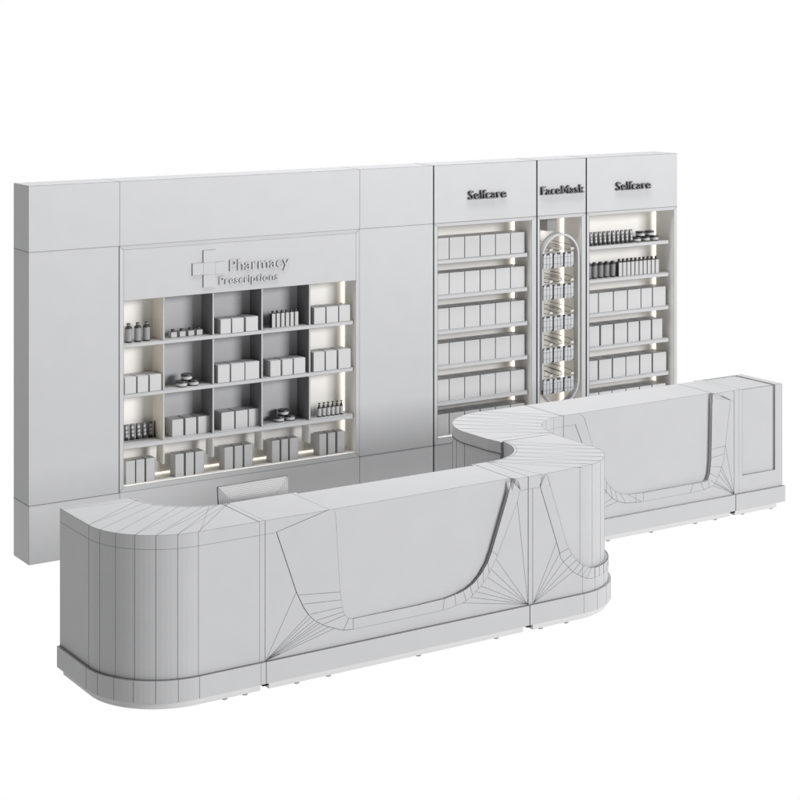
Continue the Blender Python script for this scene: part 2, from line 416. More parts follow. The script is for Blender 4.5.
PH = 'in the pharmacy unit'
def row3(spans, y, z, h, d, where, group):
    for i, (a, b) in enumerate(spans):
        carton(a, b, y, z, h, d, f'white carton, {nth(i,len(spans))} of three {where}', group)
z1, z2, z3, z4 = 1.3905, 1.0475, .7035, .4245
g = 'cartons in the pharmacy pigeonholes'
for i, x in enumerate((.740, .808, .874)):
    product('rb', round_bottle, x, .062, z1, f'round dark-capped bottle, {nth(i,3)} of three in the top left pigeonhole', 'bottle', 'round bottles top left')
for i, x in enumerate((1.086, 1.152, 1.219, 1.283)):
    product('sp', square_pot, x, .066, z1, f'small square bottle, {nth(i,4)} of four in the second top pigeonhole', 'bottle', 'small square bottles')
row3(((1.420,1.502),(1.511,1.604),(1.620,1.718)), .014, z1, .102, .12, 'in the middle top pigeonhole', g)
for i in range(6):
    product('sl', slim_bottle, 1.866+.0377*i, .052, z1, f'slim white bottle, {nth(i,6)} in the fourth top pigeonhole', 'bottle', 'slim bottles in the top row')
row3(((2.183,2.277),(2.287,2.386),(2.394,2.488)), .022, z1, .118, .12, 'in the top right pigeonhole', g)
row3(((.693,.777),(.787,.867),(.878,.965)), .016, z2, .113, .13, 'in the leftmost pigeonhole of the second row', g)
for nm, (xa, xb, xc), y, z, w in (('a',(1.140,1.229,1.183),.06,z2,'second row of pigeonholes'),('b',(1.934,2.022,1.976),.10,z3,'third row of pigeonholes')):
    for i, (x, zz, pos) in enumerate(((xa,0,'lower left'),(xb,0,'lower right'),(xc,.0415,'top'))):
        product('jar', jar, x, y+(.01 if i == 2 else 0), z+zz, f'dark-lidded round jar, {pos} one of the small pile in the {w}', 'jar', 'piled jars in the pharmacy unit')
row3(((1.401,1.495),(1.505,1.612),(1.618,1.730)), .018, z2, .124, .12, 'in the middle pigeonhole of the second row', g)
row3(((1.820,1.904),(1.917,2.002),(2.012,2.107)), .018, z2, .113, .12, 'in the fourth pigeonhole of the second row', g)
row3(((2.175,2.267),(2.277,2.369),(2.384,2.489)), .016, z2, .140, .12, 'in the rightmost pigeonhole of the second row', g)
for i in range(6):
    product('tb', tube_pack, .758+.0452*i, .142, z3, f'dark squeeze tube with pale circles, {nth(i,6)} in the third row, leftmost pigeonhole', 'tube', 'squeeze tubes in the pharmacy unit')
row3(((1.068,1.154),(1.170,1.254),(1.268,1.364)), .06, z3, .118, .115, 'in the second pigeonhole of the third row', g)
row3(((1.450,1.552),(1.563,1.660),(1.668,1.752)), .06, z3, .124, .115, 'in the middle pigeonhole of the third row', g)
for i in range(6):
    product('pb', pump_bottle, 2.254+.0377*i, .072, z3, f'dark pump bottle, {nth(i,6)} in the third row, rightmost pigeonhole', 'bottle', 'pump bottles')
for cn, xs in (('leftmost',(.715,.783,.791,.854,.866,.932)),('second',(1.086,1.152,1.167,1.229,1.240,1.308)),('middle',(1.468,1.536,1.549,1.613,1.626,1.694)),('fourth',(1.849,1.912,1.926,1.982,1.995,2.066)),('rightmost',(2.240,2.300,2.315,2.377,2.394,2.458))):
    row3(((xs[0],xs[1]),(xs[2],xs[3]),(xs[4],xs[5])), .048, z4, .158, .085, f'on the bottom ledge, {cn} group', g)

def bayrow(z, edges, y, h, d, bay, shelfname):
    for i, (a, b) in enumerate(edges):
        carton(a, b, y, z, h, d, f'white carton, {nth(i,len(edges))} on the {shelfname} of the {bay} Selfcare bay', f'cartons in the {bay} Selfcare bay')
E1 = ((3.262,3.389),(3.395,3.532),(3.538,3.676),(3.684,3.822),(3.828,3.966),(3.972,4.107))
for k, z in enumerate(SHZ): bayrow(z+.0005, E1, .058, .163, .15, 'left', ORD[k]+' shelf')
bayrow(.4385, E1, .058, .163, .15, 'left', 'bottom ledge')
bayrow(SHZ2[2]+.0005, ((4.716,4.841),(4.850,4.996),(5.005,5.143),(5.152,5.287),(5.294,5.408),(5.418,5.555)), .058, .158, .15, 'right', 'third shelf')
bayrow(SHZ2[3]+.0005, ((4.716,4.854),(4.872,4.996),(5.011,5.144),(5.154,5.268),(5.282,5.396),(5.411,5.519)), .058, .163, .15, 'right', 'fourth shelf')
bayrow(SHZ2[4]+.0005, ((4.716,4.838),(4.852,4.983),(4.996,5.127),(5.134,5.270),(5.282,5.404),(5.419,5.562)), .058, .157, .15, 'right', 'fifth shelf')
bayrow(.4385, ((4.716,4.846),(4.853,4.984),(4.991,5.127),(5.134,5.270),(5.277,5.405),(5.412,5.555)), .058, .163, .15, 'right', 'bottom ledge')
zz = SHZ2[0]+.0005
for i in range(10):
    product('tb', tube_pack, 4.776+.0461*i, .075, zz, f'dark squeeze tube with pale circles, {nth(i,10)} on the top right Selfcare shelf', 'tube', 'squeeze tubes in the right Selfcare bay')
for i, (x, dz, pos) in enumerate(((5.272,0,'lower left'),(5.368,0,'lower middle'),(5.458,0,'lower right'),(5.313,.0415,'upper left'),(5.412,.0415,'upper right'))):
    product('jar', jar, x, .095, zz+dz, f'dark-lidded round jar, {pos} one in the pile on the right Selfcare bay', 'jar', 'piled jars in the right Selfcare bay')
zz = SHZ2[1]+.0005
for i, x in enumerate((4.762, 4.823, 4.886, 4.948, 5.013)):
    product('tp', tapered_bottle, x, .085, zz, f'grey tapered bottle, {nth(i,5)} on the second right Selfcare shelf', 'bottle', 'tapered bottles')
for i in range(10):
    product('wb', wide_bottle, 5.081+.0433*i, .065, zz, f'white dark-capped flat bottle, {nth(i,10)} on the second right Selfcare shelf', 'bottle', 'flat bottles in the right Selfcare bay')
for r, z in enumerate(ROWS):
    for c, x in enumerate(COLS):
        hook(x, z, fm)
        product('mk', mask_pack, x, -.004, z, f'pale face mask pack, {("left","middle","right")[c]} one in the {ORD[r] if r < 4 else "lowest"} row of hooks', 'mask pack', 'face mask packs')

# ------------------------------------------------------------------ counter
ZC, ZF, ZK, ZL = .917, .843, .166, .050
def arc(cx, cy, r, a0, a1, n): return [(cx+r*math.cos(math.radians(a0+(a1-a0)*k/n)), cy+r*math.sin(math.radians(a0+(a1-a0)*k/n))) for k in range(n+1)]
def resample(path, extra=(), step=.02):
    """polyline -> samples at even arclength steps: (s, x, y, nx, ny), normal to the right of travel"""
    L = [0]
    for a, b in zip(path, path[1:]): L.append(L[-1]+math.dist(a, b))
    want = sorted(set([round(v,5) for v in L]+[round(e,5) for e in extra if 0 <= e <= L[-1]]+[round(L[-1]*k/int(L[-1]/step+1),5) for k in range(int(L[-1]/step+1)+1)]))
    keep = [want[0]]
    for w in want[1:]:
        if w-keep[-1] > .0015: keep.append(w)
    keep[-1] = L[-1]
    out = []
    def at(s):
        for i in range(len(path)-1):
            if s <= L[i+1]+1e-9:
                t = (s-L[i])/(L[i+1]-L[i]); return (path[i][0]+(path[i+1][0]-path[i][0])*t, path[i][1]+(path[i+1][1]-path[i][1])*t)
        return path[-1]
    T = L[-1]
    for s in keep:
        p = at(s); q0 = at(max(0,s-.012)); q1 = at(min(T,s+.012)); dx, dy = q1[0]-q0[0], q1[1]-q0[1]; l = math.hypot(dx,dy)
        out.append((s, p[0], p[1], dy/l, -dx/l))
    return out
def interp(tab, s):
    if s <= tab[0][0]: return tab[0][1]
    for (a, za), (b, zb) in zip(tab, tab[1:]):
        if s <= b: return za+(zb-za)*(s-a)/(b-a) if b > a else zb
    return tab[-1][1]
def offset(path, d):
    return [(x+nx*d, y+ny*d) for s, x, y, nx, ny in path]

counter = empty('pharmacy_counter', (2.3, -2.2, 0), 'long pale grey S-shaped service counter in front of the shelving', 'counter')

def section(name, front, back, recess=None, depth=.03, step=.02, extra=(), lines=(), wires=(), s_end_left=False, feet=(), notch=None, toplines=(), strip_in=(.008,.008), nofascia=(), ramp=None):
    sZF = None
    if recess and ramp is None:
        for (a, za), (b, zb) in zip(recess, recess[1:]):
            if za < ZF <= zb and a > recess[-1][0]*.5: sZF = round(a+(b-a)*(ZF-za)/(zb-za), 5)
    fs = resample(front, ([sZF] if sZF else [])+list(extra)+([t[0] for t in recess] if recess else []), step)
    T = fs[-1][0]
    def d_at(s): return depth if recess and recess[0][0]-1e-6 <= s <= recess[-1][0]+1e-6 else 0
    def P(s, z, off=0.0):
        for a, b in zip(fs, fs[1:]):
            if s <= b[0]+1e-9:
                t = 0 if b[0] == a[0] else max(0,(s-a[0])/(b[0]-a[0]))
                x, y, nx, ny = [a[i]+(b[i]-a[i])*t for i in range(1,5)]
                return (x+nx*off, y+ny*off, z)
        return (fs[-1][1]+fs[-1][3]*off, fs[-1][2]+fs[-1][4]*off, z)
    def dep(s, z):
        return depth*max(0, min(1, (s-recess[0][0])/(ramp or recess[-1][0]-recess[0][0]))) if recess else 0
    inset = lambda s: dep(s, ZC) if recess and d_at(s) else 0
    mb = MB()
    for A, B in zip(fs, fs[1:]):
        sm = abs(A[3]-B[3])+abs(A[4]-B[4]) > 1e-4
        mid = (A[0]+B[0])/2
        def Q(F, z, o=0): return (F[1]+F[3]*o, F[2]+F[4]*o, z)
        if d_at(mid):
            za, zb = min(interp(recess, A[0]),ZF), min(interp(recess, B[0]),ZF)
            da, db = dep(A[0],za), dep(B[0],zb)
            mb.quad(Q(A,ZK),Q(B,ZK),Q(B,zb),Q(A,za),0,sm)
            mb.quad(Q(A,za),Q(B,zb),Q(B,zb,-db),Q(A,za,-da))
            if min(za,zb) < ZF: mb.quad(Q(A,za,-da),Q(B,zb,-db),Q(B,ZF,-dep(B[0],ZF)),Q(A,ZF,-dep(A[0],ZF)),0,sm)
        else: mb.quad(Q(A,ZK),Q(B,ZK),Q(B,ZF),Q(A,ZF),0,sm)
    # staff side and ends
    for a, b in zip(back, back[1:]): mb.quad((b[0],b[1],ZK),(a[0],a[1],ZK),(a[0],a[1],ZF),(b[0],b[1],ZF),0,True)
    for a, b in ((back[0], front[0]), (front[-1], back[-1])): mb.quad((a[0],a[1],ZK),(b[0],b[1],ZK),(b[0],b[1],ZF),(a[0],a[1],ZF))
    for s, w in lines:
        top = ZC if not d_at(s) else interp(recess, s)
        mb.line(P(s,ZK),P(s,min(top,ZF)),w)
        if d_at(s): zz_ = interp(recess,s); mb.line(P(s,zz_,-dep(s,zz_)),P(s,ZF,-dep(s,ZF)),w)
    for pts, w, off in wires:
        for (sa, za), (sb, zb) in zip(pts, pts[1:]):
            nseg = max(1, int(abs(sb-sa)/.04)) if name == 'corner_section' else 1
            for k in range(nseg):
                t0, t1 = k/nseg, (k+1)/nseg
                mb.line(P(sa+(sb-sa)*t0, za+(zb-za)*t0, off), P(sa+(sb-sa)*t1, za+(zb-za)*t1, off), w)
    if recess and ramp is None:                                     # dark line painted as shade where panel meets recess wall
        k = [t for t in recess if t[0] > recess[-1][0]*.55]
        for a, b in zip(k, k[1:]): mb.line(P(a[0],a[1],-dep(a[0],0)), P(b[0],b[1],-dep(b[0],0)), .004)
    body = mb.build(name, M2, counter)
    # worktop slab
    mb = MB(); fo = []; fb = []
    for A in fs:
        o = inset(A[0]); X = lambda q: (A[1]-A[3]*q, A[2]-A[4]*q)
        late = sZF is not None and A[0] > sZF+1e-4
        fo.append(X(o)); fb.append(X(0 if late else o))
        if sZF is not None and abs(A[0]-sZF) <= 1e-4: fo.append(X(o)); fb.append(X(0))
        if recess and abs(A[0]-recess[-1][0]) < 1e-4 and A[0] < T-1e-3: fo.append(X(0)); fb.append(X(0))
    bk = notch if notch else back
    pt, pb = fo+bk[::-1], fb+bk[::-1]; n = len(pt)
    mb.add([(*q,ZC) for q in pt], [list(range(n))]); mb.add([(*q,ZF) for q in pb], [list(range(n))[::-1]])
    mb.add([(*q,ZF) for q in pb]+[(*q,ZC) for q in pt], [[i,(i+1)%n,n+(i+1)%n,n+i] for i in range(n)])
    for a, b, w in toplines: mb.line((a[0],a[1],ZC),(b[0],b[1],ZC),w)
    for a, b in zip(fo, fo[1:]): mb.line((*a,ZC),(*b,ZC),.0014)
    for s, w in lines:
        mb.line(P(s,ZF,-inset(s)),P(s,ZC,-inset(s)),w)
    seg = [A for A in fs if not d_at(A[0])]
    for A, B in zip(fs, fs[1:]):
        if not any(f0 <= (A[0]+B[0])/2 <= f1 for f0, f1 in nofascia): mb.line((A[1],A[2],ZF),(B[1],B[2],ZF),.0016)
    mb.build('countertop', M2, body)
    # plinth skirting
    mb = MB(); e = .016
    po = offset(fs, e); poly = po+back[::-1]
    mb.prism(poly, ZL, ZK)
    mb.poly([(*p,ZK) for p in po], .0010); mb.poly([(F[1]+F[3]*.001,F[2]+F[4]*.001,ZK+.001) for F in fs], .0018)
    for s, w in lines:
        a = P(s, ZK, e); mb.line(a, (a[0],a[1],ZL), w)
    for s in (0, T): a = P(s, ZK, e); mb.line(a, (a[0],a[1],ZL), .0016)
    mb.build('plinth', M2, body)
    # recessed base strip and feet
    sub = [A for A in fs if strip_in[0] <= A[0] <= T-strip_in[1]]
    mb = MB(); mb.prism(offset(sub, -.012)+[(p[0],p[1]) for p in offset(sub, -.06)][::-1], .010, ZL)
    mb.build('base_strip', [STRIP, SEAM_SHADE], body)
    for s in feet:
        p = P(s, 0, -.032); mb = MB(); mb.lathe([(.016,0),(.016,.0095)], p[0], p[1], 14); mb.build('foot', [GREYP], body, origin=(p[0],p[1],0))
    return body, P

JA, JB = .2125, 1.965
YF, YB = -2.856, -2.434
# A: left corner
fr = [(-.612,-2.028)]+arc(-.182,-2.426,.43,180,270,24)+[(JA-.001,YF)]
bkp = [(-.186,-2.028)]+arc(.214,-2.034,.40,180,270,24)+[(JA-.001,YB)]
s0 = .398; ar = .43*PI/2
cl = [(s0+ar*k/6, .0023) for k in range(7)]+[(s0+ar+.362,.0018)]
ia = arc(.214,-2.034,.40,180,270,6)
oa = arc(-.182,-2.426,.43,180,270,6)
ia9 = arc(.214,-2.034,.40,180,270,9)
tl = [((-.612,-2.045),(-.186,-2.045),.0016), ((-.612,-2.06),ia9[1],.0014)]
tl += [(oa[0],ia9[1],.0018),(oa[0],ia9[2],.0014),(oa[1],ia9[3],.0016),(oa[2],ia9[4],.0016),(oa[3],ia9[5],.0016),(oa[3],ia9[6],.0014),(oa[4],ia9[7],.0016),(oa[4],ia9[8],.0014),(oa[5],ia9[8],.0016),(oa[5],ia9[9],.0014),(oa[6],ia9[9],.0018),((-.17,YF),(.095,YB),.0016),((.175,YF),(.175,YB),.0036)]
tl += [(a, b, .0022) for a, b in zip([(x-.012*0,y) for x,y in arc(.214,-2.034,.415,180,270,16)], arc(.214,-2.034,.415,180,270,16)[1:])]
section('corner_section', fr, bkp, lines=cl, toplines=tl, feet=(1.243,1.364), strip_in=(.01,.014))
# B: desk section with the tapering recess
rim_l = [(.282,.845),(.404,.504),(.447,.416),(.480,.368),(.515,.333),(.551,.308),(.590,.287),(.629,.270),(.696,.245),(.763,.238)]
rim_r = [(1.905,.849),(1.884,.782),(1.730,.471),(1.695,.418),(1.668,.377),(1.623,.333),(1.588,.306),(1.552,.280),(1.497,.257),(1.400,.243),(1.319,.238)]
inn_l = [(.640,.917),(.651,.884),(.665,.660),(.679,.467),(.687,.413),(.696,.359),(.709,.328),(.729,.305),(.763,.297)]
inn_r = [(1.845,.917),(1.8295,.870),(1.807,.806),(1.751,.657),(1.700,.522),(1.671,.461),(1.626,.403),(1.576,.360),(1.521,.333),(1.458,.315),(1.373,.301),(1.204,.297)]
sh = lambda L, x0: [(x-x0, z) for x, z in L]
rec = sh(inn_l+inn_r[::-1], JA)
W = []
W += [(sh([(.60,.917)]+rim_l[:1], JA), .003, 0), (sh(rim_l[:4],JA), .0046, 0), (sh(rim_l[3:],JA), .003, 0), (sh([rim_l[-1],rim_r[-1]],JA), .0014, 0)]
W += [(sh(rim_r,JA), .0014, 0)]
for p, q in zip(((.420,.485),(.447,.430),(.490,.368),(.535,.328),(.575,.300),(.700,.243),(.763,.238)), ((.680,.457),(.685,.413),(.692,.372),(.700,.345),(.709,.325),(.735,.303),(.763,.297))): W.append((sh([p,q],JA), .0024, 0))
for p in ((.404,.504),(.480,.368),(.495,.352),(.515,.333),(.535,.318),(.551,.308),(.575,.296),(.610,.280),(.640,.264)): W.append((sh([p,(.216,.168)],JA), .0022, 0))
for k, p in enumerate(((1.370,.303),(1.440,.313),(1.500,.327),(1.548,.345),(1.598,.378),(1.640,.420),(1.672,.463),(1.700,.522))):
    q = ((1.360,.243),(1.450,.248),(1.520,.267),(1.565,.288),(1.606,.320),(1.642,.353),(1.682,.398),(1.742,.490))[k]; W.append((sh([p,q],JA), .0022, 0))
for p in ((1.884,.782),(1.730,.471),(1.695,.418),(1.668,.377),(1.623,.333),(1.588,.306),(1.552,.280),(1.497,.257)): W.append((sh([p,(1.960,.170)],JA), .0022, 0))
for q in ((1.850,.917),(1.865,.915),(1.880,.910),(1.890,.900)): W.append((sh([q,(1.905,.849)],JA), .002, 0))
W.append((sh([(1.840,.915),(1.858,.905),(1.872,.880),(1.905,.849)],JA), .002, 0))
W.append((sh([(.216,.168),(.30,.19)],JA), .004, 0)); W.append((sh([(1.930,.182),(1.962,.168)],JA), .005, 0))
nb = [(JA+.001,YB),(.640,YB),(.640,-2.462),(1.850,-2.462),(1.850,YB),(JB-.001,YB)]
W += [(sh(inn_l,JA), .0010, 0), (sh(inn_r[:2],JA), .004, 0), (sh(inn_r[1:6],JA), .0042, 0), (sh(inn_r[5:10],JA), .003, 0), (sh([inn_l[-1],inn_r[-1]],JA), .0022, 0)]  # wider right-edge lines stand in for the shaded recess wall
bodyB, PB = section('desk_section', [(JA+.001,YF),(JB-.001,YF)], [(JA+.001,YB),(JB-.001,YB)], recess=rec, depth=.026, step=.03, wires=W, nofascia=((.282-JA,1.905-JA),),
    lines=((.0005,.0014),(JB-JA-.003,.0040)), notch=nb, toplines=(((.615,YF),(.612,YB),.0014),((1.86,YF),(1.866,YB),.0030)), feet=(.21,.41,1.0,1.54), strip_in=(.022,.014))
mb = MB(); mb.box(JA-.012, JA+.022, YF+.002, YF+.05, .033, ZL-.001); mb.build('notch_shade_block', [DARKLINE], bodyB)  # black block added to draw the shade in the joint notch
mb = MB(); mb.box(JA+.01, JB-.01, YB+.002, YB+.36, .69, .72); mb.build('worktop', M2, bodyB)
# C: right corner, turning back into the room
fr = [(JB+.001,YF)]+arc(2.362,-2.436,.42,-90,0,24)+[(2.786,-2.047)]
fr = [(JB+.001,YF)]+arc(2.366,-2.436,.42,-90,0,24)+[(2.786,-2.047)]
bk = [(JB+.001,YB)]+arc(1.97,-2.030,.404,-90,0,20)+[(2.374,-2.047)] if False else [(JB+.001,YB)]+arc(1.97,-2.034,.400,-90,0,20)+[(2.370,-2.033),(2.374,-2.032)]
bk = [(JB+.001,YB)]+arc(1.972,-2.036,.398,-90,-2,20)
sA = 2.366-JB; aL = .42*PI/2
rimc = [(2.051,.844),(2.120,.649),(2.195,.433),(2.203,.401),(2.243,.355),(2.293,.306),(2.344,.276),(2.401,.248),(2.45,.240)]
innc = [(2.092,.917),(2.109,.890),(2.164,.722),(2.243,.488),(2.262,.450),(2.288,.410),(2.320,.372),(2.345,.350),(2.379,.328),(2.430,.306),(2.48,.298)]
recc = sh(innc, JB)+[(sA+aL+.37, .298)]
Tc = sA+aL+.388
recc[-1] = (Tc, .298)
Wc = [(sh(rimc[:3],JB), .0038, 0), (sh(rimc[2:],JB), .0026, 0), ([(2.45-JB,.240),(Tc,.240)], .0014, 0)]
for p, q in zip(((2.195,.433),(2.222,.378),(2.260,.338),(2.293,.306),(2.330,.284),(2.36,.266),(2.40,.250)), ((2.262,.450),(2.288,.410),(2.320,.372),(2.345,.350),(2.379,.328),(2.41,.313),(2.44,.304))): Wc.append((sh([p,q],JB), .0024, 0))
for k in range(12): s = 2.47-JB+k*.055; Wc.append(([(s,.240),(s,.298)], .0022, 0))
for p in ((2.17,.500),(2.195,.433),(2.222,.378),(2.260,.338),(2.293,.306)): Wc.append((sh([p,(2.000,.170)],JB), .0022, 0))
for q in ((2.060,.917),(2.072,.912),(2.084,.905)): Wc.append((sh([q,(2.051,.844)],JB), .0018, 0))
Wc.append((sh([(2.092,.915),(2.075,.900),(2.064,.880),(2.051,.844)],JB), .002, 0)); Wc.append((sh([(2.051,.862),(2.051,.840)],JB), .005, 0))
Wc.append((sh([(1.995,.843),(1.995,.168)],JB), .0026, 0))
Wc.append(([(sA+aL*.0,.166),(sA+aL*.0,.240)],.0016,0)); Wc.append(([(sA+aL/6,.166),(sA+aL/6,.240)],.0016,0)); Wc.append(([(sA+aL/3,.166),(sA+aL/3,.240)],.0016,0))
ic = arc(1.972,-2.036,.398,-90,0,6); oc = [(2.366,-2.856)]+arc(2.366,-2.436,.398,-90,0,6)[1:]
tlc = [(oc[k], ic[k], .0016) for k in range(7)]+[(oc[k+1], ic[k], .0014) for k in range(6)]+[((2.06,YF),(1.98,YB),.0016),((2.37,-2.037),(2.764,-2.047),.0022),((JB,YF),(JB,YB),.0018)]
tlc += [(a, b, .002) for a, b in zip(arc(1.972,-2.036,.414,-90,0,16), arc(1.972,-2.036,.414,-90,0,16)[1:])]
Wc += [(sh(innc[:7],JB), .0012, 0), (sh(innc[6:],JB), .0016, 0), ([(2.48-JB,.298),(Tc,.298)], .004, 0)]
bodyC, PC = section('corner_section', fr, bk, recess=recc, depth=.022, ramp=.25, wires=Wc, nofascia=((2.051-JB,9),), lines=[(sA+aL*k/6,.0018) for k in range(7)], toplines=tlc, feet=(.11,.30,.8), strip_in=(.03,.014))
mb = MB(); mb.box(JB-.010, JB+.022, YF+.002, YF+.05, .033, ZL-.001); mb.build('notch_shade_block', [DARKLINE], bodyC)
# D: second corner, turning right again
JD = 3.164; YE, YEB = -1.645, -1.238
fr = [(2.786,-2.045)]+arc(3.196,-2.045,.40,180,92,24)+[(JD+.001,YE)] if False else [(2.786,-2.045)]+arc(3.172,-2.031,.386,180,91,24)+[(JD-.001,YE)]
bk = [(2.352,-2.045),(2.330,-1.93)]+arc(2.772,-1.688,.450,180,91,24)+[(JD-.001,YEB)]
io = arc(3.172,-2.031,.386,180,90,6); oo = arc(2.772,-1.688,.450,180,90,6)
tld = [(oo[k], io[k], .0016) for k in range(7)]+[(oo[k+1], io[k], .0014) for k in range(6)]+[((2.33,-1.95),(2.79,-2.0),.0018),((JD-.02,YE),(JD-.02,YEB),.0026)]
sD = .014; aD = .386*PI/2
bodyD, PD = section('corner_section', fr, bk, lines=[(sD+aD*k/6,.0016) for k in range(1,6)], toplines=tld, feet=(.1,.5), strip_in=(.014,.014))
# staff-side cladding seams of that corner
mb = MB()
for k in (0,1,2,3): mb.line((oo[k][0]-.001,oo[k][1],ZK),(oo[k][0]-.001,oo[k][1],ZF),.0022)
mb.line((2.351,-2.044,ZK),(2.351,-2.044,ZF),.003)
for a, b in zip(bk, bk[1:]): mb.line((a[0]-.001,a[1],ZF-.002),(b[0]-.001,b[1],ZF-.002),.006)
mb.build('cladding_seam', [SEAM_SHADE, SEAM_SHADE], bodyD)
# E: far desk section
JE0, JE1 = JD, 4.724
rl = [(3.264,.847),(3.318,.725),(3.430,.500),(3.538,.346),(3.592,.296),(3.638,.269),(3.709,.247),(3.851,.236)]
il = [(3.297,.917),(3.345,.880),(3.410,.697),(3.454,.590),(3.500,.490),(3.538,.418),(3.569,.378),(3.615,.341),(3.662,.320),(3.732,.303),(3.866,.297)]
ir = [(4.514,.917),(4.508,.880),(4.502,.588),(4.497,.438),(4.486,.352),(4.466,.305),(4.435,.297)]
rr = [(4.685,.854),(4.637,.528),(4.629,.500),(4.620,.422),(4.586,.351),(4.549,.287),(4.519,.257),(4.435,.240),(4.303,.236)]
rec = sh(il+ir[::-1], JE0)
W = [(sh(rl[:3],JE0), .0042, 0), (sh(rl[2:],JE0), .0028, 0), (sh(rr,JE0), .0016, 0), (sh([rl[-1],rr[-1]],JE0), .0014, 0)]
for p, q in zip(rl[3:], il[5:]): W.append((sh([p,q],JE0), .0022, 0))
for a, b in (((3.80,.238),(3.80,.300)),((3.87,.236),(3.87,.297)),((4.303,.236),(4.33,.297)),((4.435,.240),(4.40,.297)),((4.48,.25),(4.47,.31)),((4.637,.528),(4.502,.52)),((4.628,.47),(4.498,.46)),((4.60,.38),(4.494,.40)),((4.56,.31),(4.486,.352))): W.append((sh([a,b],JE0), .0022, 0))
for p in ((4.637,.528),(4.60,.38),(4.59,.36),(4.57,.33),(4.549,.287),(4.535,.27),(4.519,.257),(4.49,.30)): W.append((sh([p,(4.722,.170)],JE0), .0022, 0))
for p in ((3.538,.346),(3.592,.296),(3.638,.269)): W.append((sh([p,(3.17,.17)],JE0), .0022, 0))
W.append((sh([(4.685,.854),(4.512,.917)],JE0), .0022, 0)); W.append((sh([(4.55,.919),(4.685,.854)],JE0), .0022, 0)); W.append((sh([(4.60,.89),(4.685,.852)],JE0), .004, 0)); W.append((sh([(4.69,.178),(4.722,.168)],JE0), .005, 0))
W.append((sh([(4.512,.915),(4.53,.905),(4.55,.880),(4.685,.854)],JE0), .0016, 0))
W += [(sh(il,JE0), .0012, 0), (sh(ir[:2],JE0), .004, 0), (sh(ir[1:6],JE0), .0046, 0), (sh(ir[5:],JE0), .003, 0), (sh([il[-1],ir[-1]],JE0), .0022, 0)]  # thick right-edge lines paint the shade of the recess side
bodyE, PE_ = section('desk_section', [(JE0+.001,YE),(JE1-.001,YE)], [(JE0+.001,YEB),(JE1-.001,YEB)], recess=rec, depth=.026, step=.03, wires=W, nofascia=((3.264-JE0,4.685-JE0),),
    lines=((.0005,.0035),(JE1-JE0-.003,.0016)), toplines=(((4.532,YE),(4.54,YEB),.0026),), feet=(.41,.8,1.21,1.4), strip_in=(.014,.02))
# F: end section with a framed panel
XR = 5.2
mb = MB(); d = .013
px0, px1, pz = 4.803, 5.127, .293
mb.quad((JE1+.001,YE,ZK),(px0,YE,ZK),(px0,YE,ZC),(JE1+.001,YE,ZC)); mb.quad((px1,YE,ZK),(XR,YE,ZK),(XR,YE,ZC),(px1,YE,ZC)); mb.quad((px0,YE,ZK),(px1,YE,ZK),(px1,YE,pz),(px0,YE,pz))
mb.quad((px0,YE,pz),(px1,YE,pz),(px1,YE+d,pz),(px0,YE+d,pz)); mb.quad((px1,YE,pz),(px1,YE,ZC),(px1,YE+d,ZC),(px1,YE+d,pz)); mb.quad((px0,YE,pz),(px0,YE+d,pz),(px0,YE+d,ZC-d),(px0,YE,ZC))
mb.quad((XR,YE,ZK),(XR,YEB+.024,ZK),(XR,YEB+.024,ZC),(XR,YE,ZC)); mb.quad((JE1+.001,YEB+.024,ZK),(JE1+.001,YEB+.024,ZC),(XR,YEB+.024,ZC),(XR,YEB+.024,ZK))
mb.quad((JE1+.001,YE,ZK),(JE1+.001,YE,ZC),(JE1+.001,YEB+.024,ZC),(JE1+.001,YEB+.024,ZK))
mb.quad((JE1+.001,YE,ZC),(px0,YE,ZC),(px0,YEB+.024,ZC),(JE1+.001,YEB+.024,ZC)); mb.quad((px1,YE,ZC),(XR,YE,ZC),(XR,YEB+.024,ZC),(px1,YEB+.024,ZC)); mb.quad((px0,YEB,ZC),(px1,YEB,ZC),(px1,YEB+.024,ZC),(px0,YEB+.024,ZC))
mb.quad((px1,YE+d,ZC),(px1,YEB,ZC),(px1,YEB,ZC-.006),(px1,YE+d,ZC-.006))
mb.quad((px0,YEB,ZC),(px0,YEB,ZC-.006),(px1,YEB,ZC-.006),(px1,YEB,ZC))
mb.line((px0,YE,pz),(px1,YE,pz),.003); mb.line((px1,YE,pz),(px1,YE,ZC),.0034); mb.line((px0,YE,pz),(px0,YE,ZC),.0012); mb.line((px1,YE,ZC),(px1,YEB,ZC),.003); mb.line((px0-.02,YEB,ZC),(px1,YEB,ZC),.0026); mb.line((4.77,YE,ZK),(4.77,YE,ZC),.0012)
mb.line((XR,YE,ZK),(XR,YE,ZC),.0012); mb.line((XR,YE,ZC),(JE1,YE,ZC),.0014); mb.line((4.79,YE,ZC),(4.79,YEB,ZC),.0014)
bodyF = mb.build('end_section', M2, counter)
mb = MB(); mb.quad((px0,YE+d,pz),(px1,YE+d,pz),(px1,YE+d,ZC-.006),(px0,YE+d,ZC-.006)); mb.quad((px0,YE+d,ZC-.006),(px1,YE+d,ZC-.006),(px1,YEB,ZC-.006),(px0,YEB,ZC-.006))
mb.line((px0,YE+d,ZC-.006),(px1,YE+d,ZC-.006),.0018)
mb.build('inset_panel', M2, bodyF)
mb = MB(); mb.box(JE1+.001, XR+.016, YE-.016, YEB+.03, ZL, ZK); mb.line((JE1,YE-.016,ZK),(XR+.016,YE-.016,ZK),.0018); mb.line((JE1,YE-.001,ZK+.001),(XR,YE-.001,ZK+.001),.003); mb.line((JE1+.002,YE-.016,ZL),(JE1+.002,YE-.016,ZK),.0026)
mb.build('plinth', M2, bodyF)
